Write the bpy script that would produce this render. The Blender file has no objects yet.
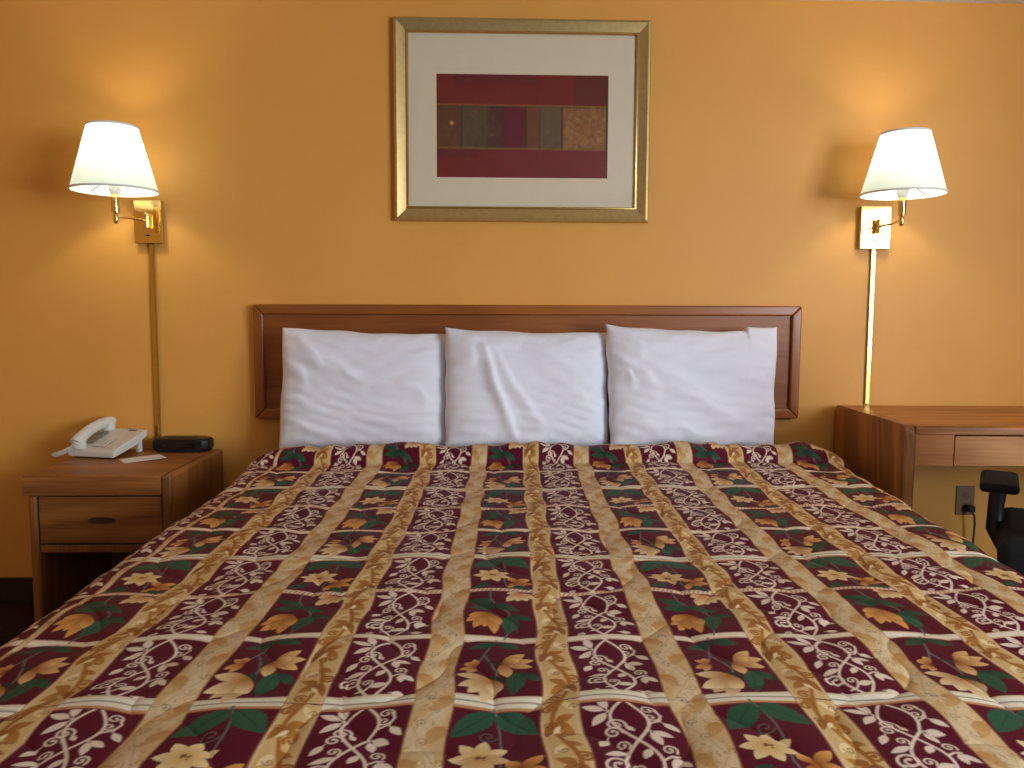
import bpy, bmesh, math, random
import numpy as np
from mathutils import Vector, Matrix

random.seed(7)
rng = np.random.default_rng(7)
S = bpy.context.scene
COL = S.collection
PI = math.pi

# ------------------------------------------------------------------ helpers
def lin(c):
    """display colour 0-255 -> linear rgb"""
    out = []
    for v in c[:3]:
        v = v / 255.0
        out.append(v / 12.92 if v <= 0.04045 else ((v + 0.055) / 1.055) ** 2.4)
    return out

def mat(name, color, rough=0.6, metal=0.0, spec=0.5, noise=0.0, nscale=20.0, bump=0.0, bscale=200.0, sheen=0.0, coat=0.0):
    m = bpy.data.materials.new(name); m.use_nodes = True
    nt = m.node_tree; N = nt.nodes; L = nt.links
    b = N['Principled BSDF']
    b.inputs['Roughness'].default_value = rough
    b.inputs['Metallic'].default_value = metal
    b.inputs['Specular IOR Level'].default_value = spec
    if sheen: b.inputs['Sheen Weight'].default_value = sheen
    if coat:
        b.inputs['Coat Weight'].default_value = coat; b.inputs['Coat Roughness'].default_value = 0.2
    c = lin(color)
    tc = N.new('ShaderNodeTexCoord')
    n = N.new('ShaderNodeTexNoise'); n.inputs['Scale'].default_value = nscale; n.inputs['Detail'].default_value = 4
    L.new(tc.outputs['Object'], n.inputs['Vector'])
    r = N.new('ShaderNodeValToRGB')
    k = noise
    r.color_ramp.elements[0].position = 0.3; r.color_ramp.elements[1].position = 0.7
    r.color_ramp.elements[0].color = [v * (1 - k) for v in c] + [1]
    r.color_ramp.elements[1].color = [min(1, v * (1 + k)) for v in c] + [1]
    L.new(n.outputs['Fac'], r.inputs['Fac']); L.new(r.outputs['Color'], b.inputs['Base Color'])
    if bump:
        n2 = N.new('ShaderNodeTexNoise'); n2.inputs['Scale'].default_value = bscale; n2.inputs['Detail'].default_value = 3
        L.new(tc.outputs['Object'], n2.inputs['Vector'])
        bp = N.new('ShaderNodeBump'); bp.inputs['Strength'].default_value = bump; bp.inputs['Distance'].default_value = 0.002
        L.new(n2.outputs['Fac'], bp.inputs['Height']); L.new(bp.outputs['Normal'], b.inputs['Normal'])
    return m

def wood(name, dark, mid, light, axis=0, scale=1.0, rough=0.42, rings=3.0):
    m = bpy.data.materials.new(name); m.use_nodes = True
    nt = m.node_tree; N = nt.nodes; L = nt.links
    b = N['Principled BSDF']; b.inputs['Roughness'].default_value = rough
    tc = N.new('ShaderNodeTexCoord')
    def mapped(stretch, k):
        mp = N.new('ShaderNodeMapping'); s = [k * scale] * 3; s[axis] = k * scale * stretch
        mp.inputs['Scale'].default_value = s
        L.new(tc.outputs['Object'], mp.inputs['Vector']); return mp
    # broad cathedral figure
    mp1 = mapped(0.14, 7.0)
    n1 = N.new('ShaderNodeTexNoise'); n1.inputs['Scale'].default_value = 1.0; n1.inputs['Detail'].default_value = 3; n1.inputs['Distortion'].default_value = 0.6
    L.new(mp1.outputs[0], n1.inputs['Vector'])
    mul = N.new('ShaderNodeMath'); mul.operation = 'MULTIPLY'; mul.inputs[1].default_value = rings * 2 * PI
    L.new(n1.outputs['Fac'], mul.inputs[0])
    sn = N.new('ShaderNodeMath'); sn.operation = 'SINE'; L.new(mul.outputs[0], sn.inputs[0])
    # fine pores
    mp2 = mapped(0.03, 190.0)
    n2 = N.new('ShaderNodeTexNoise'); n2.inputs['Scale'].default_value = 1.0; n2.inputs['Detail'].default_value = 2
    L.new(mp2.outputs[0], n2.inputs['Vector'])
    a = N.new('ShaderNodeMath'); a.operation = 'MULTIPLY_ADD'; a.inputs[1].default_value = 0.15; a.inputs[2].default_value = 0.27
    L.new(sn.outputs[0], a.inputs[0])
    ad = N.new('ShaderNodeMath'); ad.operation = 'MULTIPLY_ADD'; ad.inputs[1].default_value = 0.46
    L.new(n2.outputs['Fac'], ad.inputs[0]); L.new(a.outputs[0], ad.inputs[2])
    r = N.new('ShaderNodeValToRGB')
    e = r.color_ramp.elements
    e[0].position = 0.2; e[0].color = lin(dark) + [1]
    e[1].position = 0.85; e[1].color = lin(light) + [1]
    q = e.new(0.5); q.color = lin(mid) + [1]
    L.new(ad.outputs[0], r.inputs['Fac']); L.new(r.outputs['Color'], b.inputs['Base Color'])
    bp = N.new('ShaderNodeBump'); bp.inputs['Strength'].default_value = 0.12; bp.inputs['Distance'].default_value = 0.001
    L.new(n2.outputs['Fac'], bp.inputs['Height']); L.new(bp.outputs['Normal'], b.inputs['Normal'])
    return m

def attr_mat(name, rough=0.6, spec=0.4, sheen=0.0, fine=0.0):
    m = bpy.data.materials.new(name); m.use_nodes = True
    nt = m.node_tree; N = nt.nodes; L = nt.links
    b = N['Principled BSDF']; b.inputs['Roughness'].default_value = rough
    b.inputs['Specular IOR Level'].default_value = spec
    if sheen:
        b.inputs['Sheen Weight'].default_value = sheen; b.inputs['Sheen Roughness'].default_value = 0.4
    a = N.new('ShaderNodeVertexColor'); a.layer_name = 'dye'
    L.new(a.outputs['Color'], b.inputs['Base Color'])
    if fine:
        tc = N.new('ShaderNodeTexCoord')
        n = N.new('ShaderNodeTexNoise'); n.inputs['Scale'].default_value = 700; n.inputs['Detail'].default_value = 2
        L.new(tc.outputs['Object'], n.inputs['Vector'])
        bp = N.new('ShaderNodeBump'); bp.inputs['Strength'].default_value = fine; bp.inputs['Distance'].default_value = 0.001
        L.new(n.outputs['Fac'], bp.inputs['Height']); L.new(bp.outputs['Normal'], b.inputs['Normal'])
    return m

def add_box(bm, x0, x1, y0, y1, z0, z1, bevel=0.0, seg=2):
    vs = [bm.verts.new(p) for p in [(x0,y0,z0),(x1,y0,z0),(x1,y1,z0),(x0,y1,z0),(x0,y0,z1),(x1,y0,z1),(x1,y1,z1),(x0,y1,z1)]]
    fs = [bm.faces.new([vs[i] for i in f]) for f in [(3,2,1,0),(4,5,6,7),(0,1,5,4),(1,2,6,5),(2,3,7,6),(3,0,4,7)]]
    if bevel > 0:
        es = list({e for f in fs for e in f.edges})
        bmesh.ops.bevel(bm, geom=es, offset=bevel, segments=seg, affect='EDGES', profile=0.5)

def add_lathe(bm, prof, center=(0,0,0), n=32, axis='Z', cap=True):
    rings = []
    for r, h in prof:
        ring = []
        for i in range(n):
            a = 2 * PI * i / n
            p = (r * math.cos(a), r * math.sin(a), h)
            if axis == 'Y': p = (p[0], h, p[1])
            if axis == 'X': p = (h, p[0], p[1])
            ring.append(bm.verts.new((p[0]+center[0], p[1]+center[1], p[2]+center[2])))
        rings.append(ring)
    for a, b in zip(rings, rings[1:]):
        for i in range(n):
            bm.faces.new((a[i], a[(i+1) % n], b[(i+1) % n], b[i]))
    if cap:
        bm.faces.new(rings[0][::-1]); bm.faces.new(rings[-1])

def add_tube(bm, pts, rad, n=10):
    pts = [Vector(p) for p in pts]
    rads = rad if isinstance(rad, (list, tuple)) else [rad] * len(pts)
    t0 = (pts[1] - pts[0]).normalized()
    up = Vector((0,0,1)) if abs(t0.z) < 0.9 else Vector((1,0,0))
    u = t0.cross(up).normalized()
    rings = []
    for i, p in enumerate(pts):
        t = (pts[min(i+1, len(pts)-1)] - pts[max(i-1, 0)]).normalized()
        u = (u - t * u.dot(t)).normalized(); v = t.cross(u)
        rings.append([bm.verts.new(p + rads[i] * (math.cos(2*PI*k/n) * u + math.sin(2*PI*k/n) * v)) for k in range(n)])
    for a, b in zip(rings, rings[1:]):
        for i in range(n):
            bm.faces.new((a[i], a[(i+1) % n], b[(i+1) % n], b[i]))
    bm.faces.new(rings[0][::-1]); bm.faces.new(rings[-1])

def add_prism(bm, outline, axis, a0, a1, bevel=0.0, seg=3):
    """extrude a 2D outline (list of (p,q)) along axis 'X','Y','Z' from a0 to a1"""
    def P(p, q, a):
        return {'X': (a, p, q), 'Y': (p, a, q), 'Z': (p, q, a)}[axis]
    A = [bm.verts.new(P(p, q, a0)) for p, q in outline]
    B = [bm.verts.new(P(p, q, a1)) for p, q in outline]
    n = len(A); fs = []
    fs.append(bm.faces.new(A[::-1])); fs.append(bm.faces.new(B))
    for i in range(n):
        fs.append(bm.faces.new((A[i], A[(i+1) % n], B[(i+1) % n], B[i])))
    if bevel > 0:
        es = list({e for f in fs for e in f.edges})
        bmesh.ops.bevel(bm, geom=es, offset=bevel, segments=seg, affect='EDGES', profile=0.5)

def obj(name, bm, m, parent=None, smooth=True, angle=40):
    bmesh.ops.recalc_face_normals(bm, faces=bm.faces)
    me = bpy.data.meshes.new(name); bm.to_mesh(me); bm.free()
    o = bpy.data.objects.new(name, me); COL.objects.link(o)
    me.materials.append(m)
    if smooth:
        me.shade_smooth()
        try: me.set_sharp_from_angle(angle=math.radians(angle))
        except Exception: pass
        if angle < 50:
            wn = o.modifiers.new('weighted_normal', 'WEIGHTED_NORMAL'); wn.keep_sharp = True; wn.weight = 90
    if parent: o.parent = parent
    return o

def box(name, dims, m, parent=None, bevel=0.003, seg=2):
    bm = bmesh.new(); add_box(bm, *dims, bevel=bevel, seg=seg); return obj(name, bm, m, parent)

def tag(o, label, cat, group=None, kind=None):
    o['label'] = label; o['category'] = cat
    if group: o['group'] = group
    if kind: o['kind'] = kind
    return o

def thing(name, label, cat, loc=(0,0,0), rz=0.0, group=None):
    o = bpy.data.objects.new(name, None); COL.objects.link(o)
    o.empty_display_size = 0.05
    o.location = loc; o.rotation_euler = (0, 0, rz)
    return tag(o, label, cat, group)

def struct(o, label=None, cat=None):
    o['kind'] = 'structure'
    if label: o['label'] = label
    if cat: o['category'] = cat
    return o

def grid_mesh(name, P, m, parent=None, colors=None, smooth=True, mask=None):
    """P: (rows, cols, 3) array"""
    R, Cn = P.shape[:2]
    me = bpy.data.meshes.new(name)
    idx = np.arange(R * Cn, dtype=np.int32).reshape(R, Cn)
    q = np.stack([idx[:-1,:-1], idx[:-1,1:], idx[1:,1:], idx[1:,:-1]], -1)
    if mask is not None: q = q[mask]
    q = q.reshape(-1, 4)
    nf = len(q)
    me.vertices.add(R * Cn); me.vertices.foreach_set('co', P.reshape(-1).astype(np.float32))
    me.loops.add(nf * 4); me.loops.foreach_set('vertex_index', q.reshape(-1))
    me.polygons.add(nf)
    me.polygons.foreach_set('loop_start', np.arange(0, nf * 4, 4, dtype=np.int32))
    me.update(calc_edges=True); me.validate()
    if colors is not None:
        at = me.color_attributes.new('dye', 'FLOAT_COLOR', 'POINT')
        c4 = np.ones((R * Cn, 4), dtype=np.float32); c4[:, :3] = colors.reshape(-1, 3)
        at.data.foreach_set('color', c4.reshape(-1))
    if smooth: me.shade_smooth()
    o = bpy.data.objects.new(name, me); COL.objects.link(o); me.materials.append(m)
    if parent: o.parent = parent
    return o

# ------------------------------------------------------------------ camera
cam = bpy.data.cameras.new('camera'); camo = bpy.data.objects.new('camera', cam); COL.objects.link(camo)
cam.sensor_width = 36; cam.lens = 800 / 1024 * 36; cam.clip_start = 0.02
CAMP = Vector((0, -3.02, 1.105))
camo.matrix_world = Matrix.Translation(CAMP) @ Matrix.Rotation(-math.radians(1.8), 4, 'Z') @ Matrix.Rotation(PI/2 - math.atan(72/800), 4, 'X') @ Matrix.Rotation(math.radians(0.2), 4, 'Z')
S.camera = camo

# ------------------------------------------------------------------ materials
M_wall = mat('orange_wall_paint', (238,171,82), rough=0.5, spec=0.35, noise=0.03, nscale=3, bump=0.25, bscale=260)
M_ceil = mat('white_ceiling_paint', (225,222,215), rough=0.9, noise=0.03, bump=0.4, bscale=150)
M_carpet = mat('dark_carpet', (52,34,30), rough=1.0, spec=0.1, noise=0.35, nscale=120, bump=0.8, bscale=600)
M_base = mat('dark_brown_vinyl', (50,30,22), rough=0.5, noise=0.1)
M_oak = wood('honey_oak', (132,76,30), (188,120,56), (212,148,82), axis=0)
M_oakz = wood('honey_oak_upright', (124,74,34), (178,116,62), (204,146,86), axis=2)
M_oaky = wood('honey_oak_depth', (116,66,30), (168,108,56), (196,136,80), axis=1)
M_ns = wood('nightstand_oak', (108,60,24), (154,96,44), (180,120,62), axis=0)
M_nsz = wood('nightstand_oak_upright', (100,58,26), (146,90,44), (170,110,56), axis=2)
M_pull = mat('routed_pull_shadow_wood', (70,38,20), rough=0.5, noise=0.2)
M_head = wood('cherry_headboard', (122,62,18), (152,84,28), (174,102,40), axis=0, rough=0.4)
M_headf = wood('cherry_headboard_frame', (132,70,24), (160,92,34), (178,106,44), axis=0, rough=0.3)
M_headfz = wood('cherry_headboard_stile', (128,66,22), (156,88,32), (176,102,42), axis=2, rough=0.3)
M_pillow = mat('white_pillow_cotton', (240,240,250), rough=0.85, spec=0.2, noise=0.01, bump=0.15, bscale=900, sheen=0.15)
M_brass = mat('polished_brass', (232,200,128), rough=0.12, metal=1.0, noise=0.02)
M_brass2 = mat('brass_cord_cover', (214,178,104), rough=0.22, metal=1.0, noise=0.03)
M_black = mat('black_plastic', (16,15,16), rough=0.4, noise=0.1)
M_blackf = mat('black_chair_fabric', (13,13,15), rough=0.9, noise=0.2, nscale=300)
M_steel = mat('chair_base_steel', (40,40,42), rough=0.35, metal=0.8)
M_phone = mat('ivory_phone_plastic', (222,219,208), rough=0.35, noise=0.02)
M_phoneg = mat('grey_phone_inlay', (150,152,140), rough=0.4, noise=0.05)
M_phoned = mat('dark_phone_mark', (70,70,70), rough=0.4)
M_paper = mat('white_card', (235,232,232), rough=0.7, noise=0.01)
M_plate = mat('almond_outlet_plastic', (138,104,70), rough=0.45, noise=0.02)
M_gold = mat('champagne_gold_frame', (206,176,116), rough=0.38, metal=0.7, noise=0.08, nscale=60)
M_goldlip = mat('bright_gold_lip', (222,190,124), rough=0.22, metal=0.9, noise=0.05)
M_mat = mat('off_white_matboard', (238,222,190), rough=0.8, noise=0.02)
M_back = mat('kraft_backing', (120,90,60), rough=0.9)
M_matt = mat('mattress_ticking', (200,198,190), rough=0.9, noise=0.02)
M_winf = mat('white_window_frame', (225,225,222), rough=0.5)

def glass_mat():
    m = bpy.data.materials.new('picture_glass'); m.use_nodes = True
    nt = m.node_tree; N = nt.nodes; L = nt.links
    N.remove(N['Principled BSDF']); out = N['Material Output']
    t = N.new('ShaderNodeBsdfTransparent'); g = N.new('ShaderNodeBsdfGlossy'); g.inputs['Roughness'].default_value = 0.02
    f = N.new('ShaderNodeValue'); f.outputs[0].default_value = 0.03
    mx = N.new('ShaderNodeMixShader')
    L.new(f.outputs[0], mx.inputs[0]); L.new(t.outputs[0], mx.inputs[1]); L.new(g.outputs[0], mx.inputs[2])
    L.new(mx.outputs[0], out.inputs['Surface'])
    return m
M_glass = glass_mat()

def shade_mat():
    m = bpy.data.materials.new('lit_white_lampshade'); m.use_nodes = True
    nt = m.node_tree; N = nt.nodes; L = nt.links
    N.remove(N['Principled BSDF']); out = N['Material Output']
    tc = N.new('ShaderNodeTexCoord'); n = N.new('ShaderNodeTexNoise'); n.inputs['Scale'].default_value = 160
    mp = N.new('ShaderNodeMapping'); mp.inputs['Scale'].default_value = (1, 1, 0.15)
    L.new(tc.outputs['Object'], mp.inputs['Vector']); L.new(mp.outputs[0], n.inputs['Vector'])
    r = N.new('ShaderNodeValToRGB')
    r.color_ramp.elements[0].color = (0.80, 0.86, 0.78, 1); r.color_ramp.elements[1].color = (0.88, 0.93, 0.86, 1)
    L.new(n.outputs['Fac'], r.inputs['Fac'])
    d = N.new('ShaderNodeBsdfDiffuse'); t = N.new('ShaderNodeBsdfTranslucent')
    L.new(r.outputs['Color'], d.inputs['Color']); t.inputs['Color'].default_value = (.30, .325, .27, 1)
    mx = N.new('ShaderNodeMixShader'); mx.inputs[0].default_value = 0.4
    L.new(d.outputs[0], mx.inputs[1]); L.new(t.outputs[0], mx.inputs[2])
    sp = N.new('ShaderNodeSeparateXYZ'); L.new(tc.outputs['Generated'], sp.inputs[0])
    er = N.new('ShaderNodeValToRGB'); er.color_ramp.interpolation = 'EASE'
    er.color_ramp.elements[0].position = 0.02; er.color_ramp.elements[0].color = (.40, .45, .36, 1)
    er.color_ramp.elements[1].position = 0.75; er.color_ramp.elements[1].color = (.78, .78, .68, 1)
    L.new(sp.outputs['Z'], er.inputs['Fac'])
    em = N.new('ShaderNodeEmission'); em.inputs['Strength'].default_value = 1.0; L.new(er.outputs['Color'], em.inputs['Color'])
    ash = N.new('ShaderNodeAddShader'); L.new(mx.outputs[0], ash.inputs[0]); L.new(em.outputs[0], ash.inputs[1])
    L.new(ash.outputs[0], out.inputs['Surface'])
    return m
M_shade = shade_mat()
M_trimsh = mat('lampshade_rim_tape', (240,240,236), rough=0.8)

# ------------------------------------------------------------------ room shell
CEIL = 2.25; XL = -2.7; XR = 3.0; YF = -4.8
struct(box('floor', (XL-.1, XR+.1, YF, 0.1, -0.1, 0), M_carpet, bevel=0), 'dark carpeted floor under the bed', 'floor')
struct(box('ceiling', (XL-.1, XR+.1, YF, 0.1, CEIL, CEIL+0.1), M_ceil, bevel=0), 'white ceiling above the bed wall', 'ceiling')
struct(box('wall_back', (XL-.1, XR+.1, 0, 0.1, 0, CEIL), M_wall, bevel=0), 'orange painted wall behind the bed', 'wall')
struct(box('wall_left', (XL-.1, XL, YF, 0, 0, CEIL), M_wall, bevel=0), 'orange painted side wall on the left', 'wall')
bm = bmesh.new()                                   # right wall with a window opening toward the camera's end
WY0, WY1, WZ0, WZ1 = -4.75, -2.5, 0.7, 2.15
add_box(bm, XR, XR+.1, WY1, 0, 0, CEIL); add_box(bm, XR, XR+.1, YF, WY0, 0, CEIL)
add_box(bm, XR, XR+.1, WY0, WY1, 0, WZ0); add_box(bm, XR, XR+.1, WY0, WY1, WZ1, CEIL)
struct(obj('wall_right', bm, M_wall, smooth=False), 'orange painted side wall with a window', 'wall')
bm = bmesh.new()
for y0, y1, z0, z1 in ((WY0, WY1, WZ0, WZ0+.05), (WY0, WY1, WZ1-.05, WZ1), (WY0, WY0+.05, WZ0+.05, WZ1-.05), (WY1-.05, WY1, WZ0+.05, WZ1-.05), ((WY0+WY1)/2-.02, (WY0+WY1)/2+.02, WZ0+.05, WZ1-.05)):
    add_box(bm, XR+.02, XR+.07, y0, y1, z0, z1)
struct(obj('window_1', bm, M_winf, smooth=False), 'white framed window in the right wall', 'window')
struct(box('baseboard_back', (XL+.015, XR-.015, -0.013, -0.0005, 0, 0.095), M_base, bevel=0.003), 'dark brown baseboard along the back wall', 'baseboard')
struct(box('baseboard_left', (XL+.0005, XL+.013, YF, -0.014, 0, 0.095), M_base, bevel=0.003), 'dark brown baseboard along the left wall', 'baseboard')
struct(box('baseboard_right', (XR-.013, XR-.0005, YF, -0.014, 0, 0.095), M_base, bevel=0.003), 'dark brown baseboard along the right wall', 'baseboard')

# ------------------------------------------------------------------ headboard
hb = thing('headboard', 'wide reddish-brown wooden headboard mounted on the orange wall behind the pillows', 'headboard', (0.16, 0, 0))
hx0, hx1, hz0, hz1 = -1.023, 1.025, 0.704, 1.131
fw = 0.037
box('panel', (hx0+fw-.004, hx1-fw+.004, -0.022, -0.002, hz0+fw-.004, hz1-fw+.004), M_head, hb, bevel=0.001)
def frame_bar(name, pts4, m, parent, y0, y1, bev=0.006):
    bm = bmesh.new(); add_prism(bm, pts4, 'Y', y0, y1, bevel=bev, seg=3); return obj(name, bm, m, parent)
frame_bar('top_rail', [(hx0, hz1), (hx1, hz1), (hx1-fw, hz1-fw), (hx0+fw, hz1-fw)], M_headf, hb, -0.036, -0.002)
frame_bar('bottom_rail', [(hx0, hz0), (hx1, hz0), (hx1-fw, hz0+fw), (hx0+fw, hz0+fw)], M_headf, hb, -0.036, -0.002)
frame_bar('stile', [(hx0, hz0), (hx0, hz1), (hx0+fw, hz1-fw), (hx0+fw, hz0+fw)], M_headfz, hb, -0.036, -0.002)
frame_bar('stile', [(hx1, hz0), (hx1, hz1), (hx1-fw, hz1-fw), (hx1-fw, hz0+fw)], M_headfz, hb, -0.036, -0.002)

# ------------------------------------------------------------------ raster canvas for dyed patterns
class Canvas:
    def __init__(s, W, H, res, base, wrapx=True, wrapy=True):
        s.W, s.H, s.res = W, H, res
        s.nx, s.ny = int(round(W / res)), int(round(H / res))
        s.a = np.zeros((s.ny, s.nx, 3)); s.a[:] = lin(base)
        s.wx, s.wy = wrapx, wrapy
    def region(s, x0, x1, y0, y1):
        i0, i1 = int(math.floor(x0 / s.res)), int(math.ceil(x1 / s.res)) + 1
        j0, j1 = int(math.floor(y0 / s.res)), int(math.ceil(y1 / s.res)) + 1
        I = np.arange(i0, i1); J = np.arange(j0, j1)
        X, Y = np.meshgrid((I + .5) * s.res, (J + .5) * s.res)
        return I, J, X, Y
    def blend(s, I, J, A, col):
        if not s.wx:
            k = (I >= 0) & (I < s.nx); I = I[k]; A = A[:, k]; col = col[:, k] if col.ndim == 3 else col
        if not s.wy:
            k = (J >= 0) & (J < s.ny); J = J[k]; A = A[k]; col = col[k] if col.ndim == 3 else col
        ix = np.ix_(J % s.ny, I % s.nx)
        s.a[ix] = s.a[ix] * (1 - A[..., None]) + col * A[..., None]
    def cover(s, d):                       # signed distance (negative inside) -> coverage
        return np.clip(0.5 - d / (s.res * 2.3), 0, 1)
    def rect(s, x0, x1, y0, y1, c, alpha=1.0):
        I, J, X, Y = s.region(x0 - .002, x1 + .002, y0 - .002, y1 + .002)
        d = np.maximum(np.maximum(x0 - X, X - x1), np.maximum(y0 - Y, Y - y1))
        s.blend(I, J, s.cover(d) * alpha, np.array(lin(c)))
    def stroke(s, pts, w, c, alpha=1.0, w1=None):
        pts = np.array(pts, float); w1 = w if w1 is None else w1
        m = max(w, w1) + .002
        I, J, X, Y = s.region(pts[:,0].min()-m, pts[:,0].max()+m, pts[:,1].min()-m, pts[:,1].max()+m)
        best = np.full(X.shape, 1e9); n = len(pts) - 1
        for k in range(n):
            a, b = pts[k], pts[k+1]; ab = b - a; L2 = max((ab**2).sum(), 1e-12)
            t = np.clip(((X-a[0])*ab[0] + (Y-a[1])*ab[1]) / L2, 0, 1)
            ww = w + (w1 - w) * (k + t) / n
            best = np.minimum(best, np.hypot(X-a[0]-t*ab[0], Y-a[1]-t*ab[1]) - ww / 2)
        s.blend(I, J, s.cover(best) * alpha, np.array(lin(c)))
    def leaf(s, a, b, w, c, c2=None, blunt=0.0, serr=0.0, vein=None, alpha=1.0):
        """pointed leaf or petal from a (base) to b (tip), full width w; colour c at base to c2 at tip"""
        a = np.array(a, float); b = np.array(b, float); ab = b - a; Ln = max(np.hypot(*ab), 1e-6); e = ab / Ln
        m = w / 2 + .003
        I, J, X, Y = s.region(min(a[0],b[0])-m, max(a[0],b[0])+m, min(a[1],b[1])-m, max(a[1],b[1])+m)
        t = ((X-a[0])*e[0] + (Y-a[1])*e[1]) / Ln; dd = np.abs(-(X-a[0])*e[1] + (Y-a[1])*e[0])
        tt = np.clip(t, 0, 1)
        hw = w/2 * np.sin(PI * tt ** (0.75 + blunt)) ** 0.85
        if serr: hw = hw * (1 + serr * np.sin(tt * 55))
        d = np.maximum(dd - hw, np.maximum(-t, t - 1) * Ln)
        A = s.cover(d) * alpha
        c = np.array(lin(c)); c2 = c if c2 is None else np.array(lin(c2))
        k = np.clip(tt * 1.25 - .1, 0, 1)[..., None]
        col = c * (1 - k) + c2 * k
        s.blend(I, J, A, col)
        if vein: s.stroke([a, a + ab * .85], w * .07, vein, .7)
    def curl(s, p, r, a0, turns, w, c, sgn=1, alpha=1.0):
        """spiral that starts at p and winds inward; a0 = direction from the spiral's centre to p"""
        n = 20; cx, cy = p[0] - r * math.cos(a0), p[1] - r * math.sin(a0)
        pts = []
        for k in range(n + 1):
            f = k / n; rr = r * (1 - .78 * f); a = a0 + sgn * turns * 2 * PI * f
            pts.append((cx + rr * math.cos(a), cy + rr * math.sin(a)))
        s.stroke(pts, w, c, alpha, w * .8)
        s.dot(pts[-1], w * .75, c, alpha)
    def dot(s, p, r, c, alpha=1.0):
        I, J, X, Y = s.region(p[0]-r-.002, p[0]+r+.002, p[1]-r-.002, p[1]+r+.002)
        s.blend(I, J, s.cover(np.hypot(X-p[0], Y-p[1]) - r) * alpha, np.array(lin(c)))
    def sample(s, x, y):
        fx = x / s.res - .5; fy = y / s.res - .5
        i = np.floor(fx).astype(int); j = np.floor(fy).astype(int); fx = (fx - i)[..., None]; fy = (fy - j)[..., None]
        g = lambda jj, ii: s.a[jj % s.ny, ii % s.nx]
        return (g(j,i)*(1-fx)+g(j,i+1)*fx)*(1-fy) + (g(j+1,i)*(1-fx)+g(j+1,i+1)*fx)*fy

# ------------------------------------------------------------------ bedspread pattern tile
PW, PL = 0.170, 0.2105             # stripe pitch, row pitch
SW = 0.052                         # gold stripe width
MAROON = (88,12,34); GOLD = (212,174,116); BROWN = (158,100,42); CREAM = (226,198,168); PALE = (222,200,164)
GREEN = (42,84,60); GREEN2 = (32,60,44); STEM = (96,112,104)
cv = Canvas(2 * PW, 3 * PL, 0.0007, MAROON)

def vine_cell(x0, v0):
    W = PW - SW; L = PL
    P = lambda x, v: (x0 + x * W, v0 + v * L)
    C_ = (234,208,188); w = 0.0042
    for sg in (1, -1):
        pts = [P(.5 + sg * .19 * math.sin(2 * PI * (v - .06) / .9) * (1.0 if v > .06 else .9), v) for v in np.linspace(-.02, 1.02, 40)]
        cv.stroke(pts, w, C_)
    cw = 0.0034
    def spray(b, tips, wd=.022):
        wd = wd * .62
        for t in tips:
            b2 = (b[0] + .16 * (t[0] - b[0]), b[1] + .16 * (t[1] - b[1]))
            cv.stroke([P(*b), P(*b2)], .0016, C_); cv.leaf(P(*b2), P(*t), wd, C_, blunt=.1)
    spray((.31,.20), [(.22,.02),(.02,.13),(.10,.34)], .022)
    cv.stroke([P(.68,.33), P(.80,.29), P(.84,.22), P(.80,.16)], cw, C_); cv.curl(P(.82,.18), .0105, 0.3, -1.2, cw*.8, C_)
    cv.curl(P(.80,.27), .0085, .5, 1.1, cw*.8, C_)
    spray((.80,.30), [(.96,.40)], .019)
    cv.curl(P(.44,.36), .0125, .2, -1.3, cw, C_); spray((.42,.36), [(.50,.42)], .013)
    cv.curl(P(.38,.43), .0115, .1, -1.3, cw, C_); spray((.22,.46), [(.10,.57)], .019)
    spray((.64,.41), [(.86,.47),(.72,.56)], .020)
    spray((.40,.60), [(.12,.66)], .019); cv.curl(P(.38,.58), .009, .8, -1.2, cw*.8, C_)
    spray((.60,.58), [(.50,.68)], .019)
    cv.stroke([P(.68,.70), P(.78,.66), P(.85,.66)], cw, C_); cv.curl(P(.84,.63), .010, .6, -1.25, cw*.85, C_)
    spray((.80,.66), [(.97,.76),(.82,.78)], .018)
    cv.stroke([P(.32,.78), P(.22,.80), P(.13,.78)], cw, C_); cv.curl(P(.14,.80), .016, 2.4, 1.4, cw*1.15, C_); cv.curl(P(.20,.90), .007, -1.2, 1.1, cw*.8, C_)
    cv.stroke([P(.33,.88), P(.42,.86), P(.48,.81)], cw, C_); cv.curl(P(.47,.80), .009, .9, -1.2, cw*.8, C_)
    spray((.44,.83), [(.66,.79)], .022)
    spray((.70,.90), [(.88,.92)], .017)

def petals(cen, tips, wd, cin, cout, P):
    for t in tips: cv.leaf(P(*cen), P(*t), wd, cin, cout, blunt=.35)
FIN = (170,108,46); FOUT = (232,200,150); OIN = (150,80,32); OOUT = (222,160,84)

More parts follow.
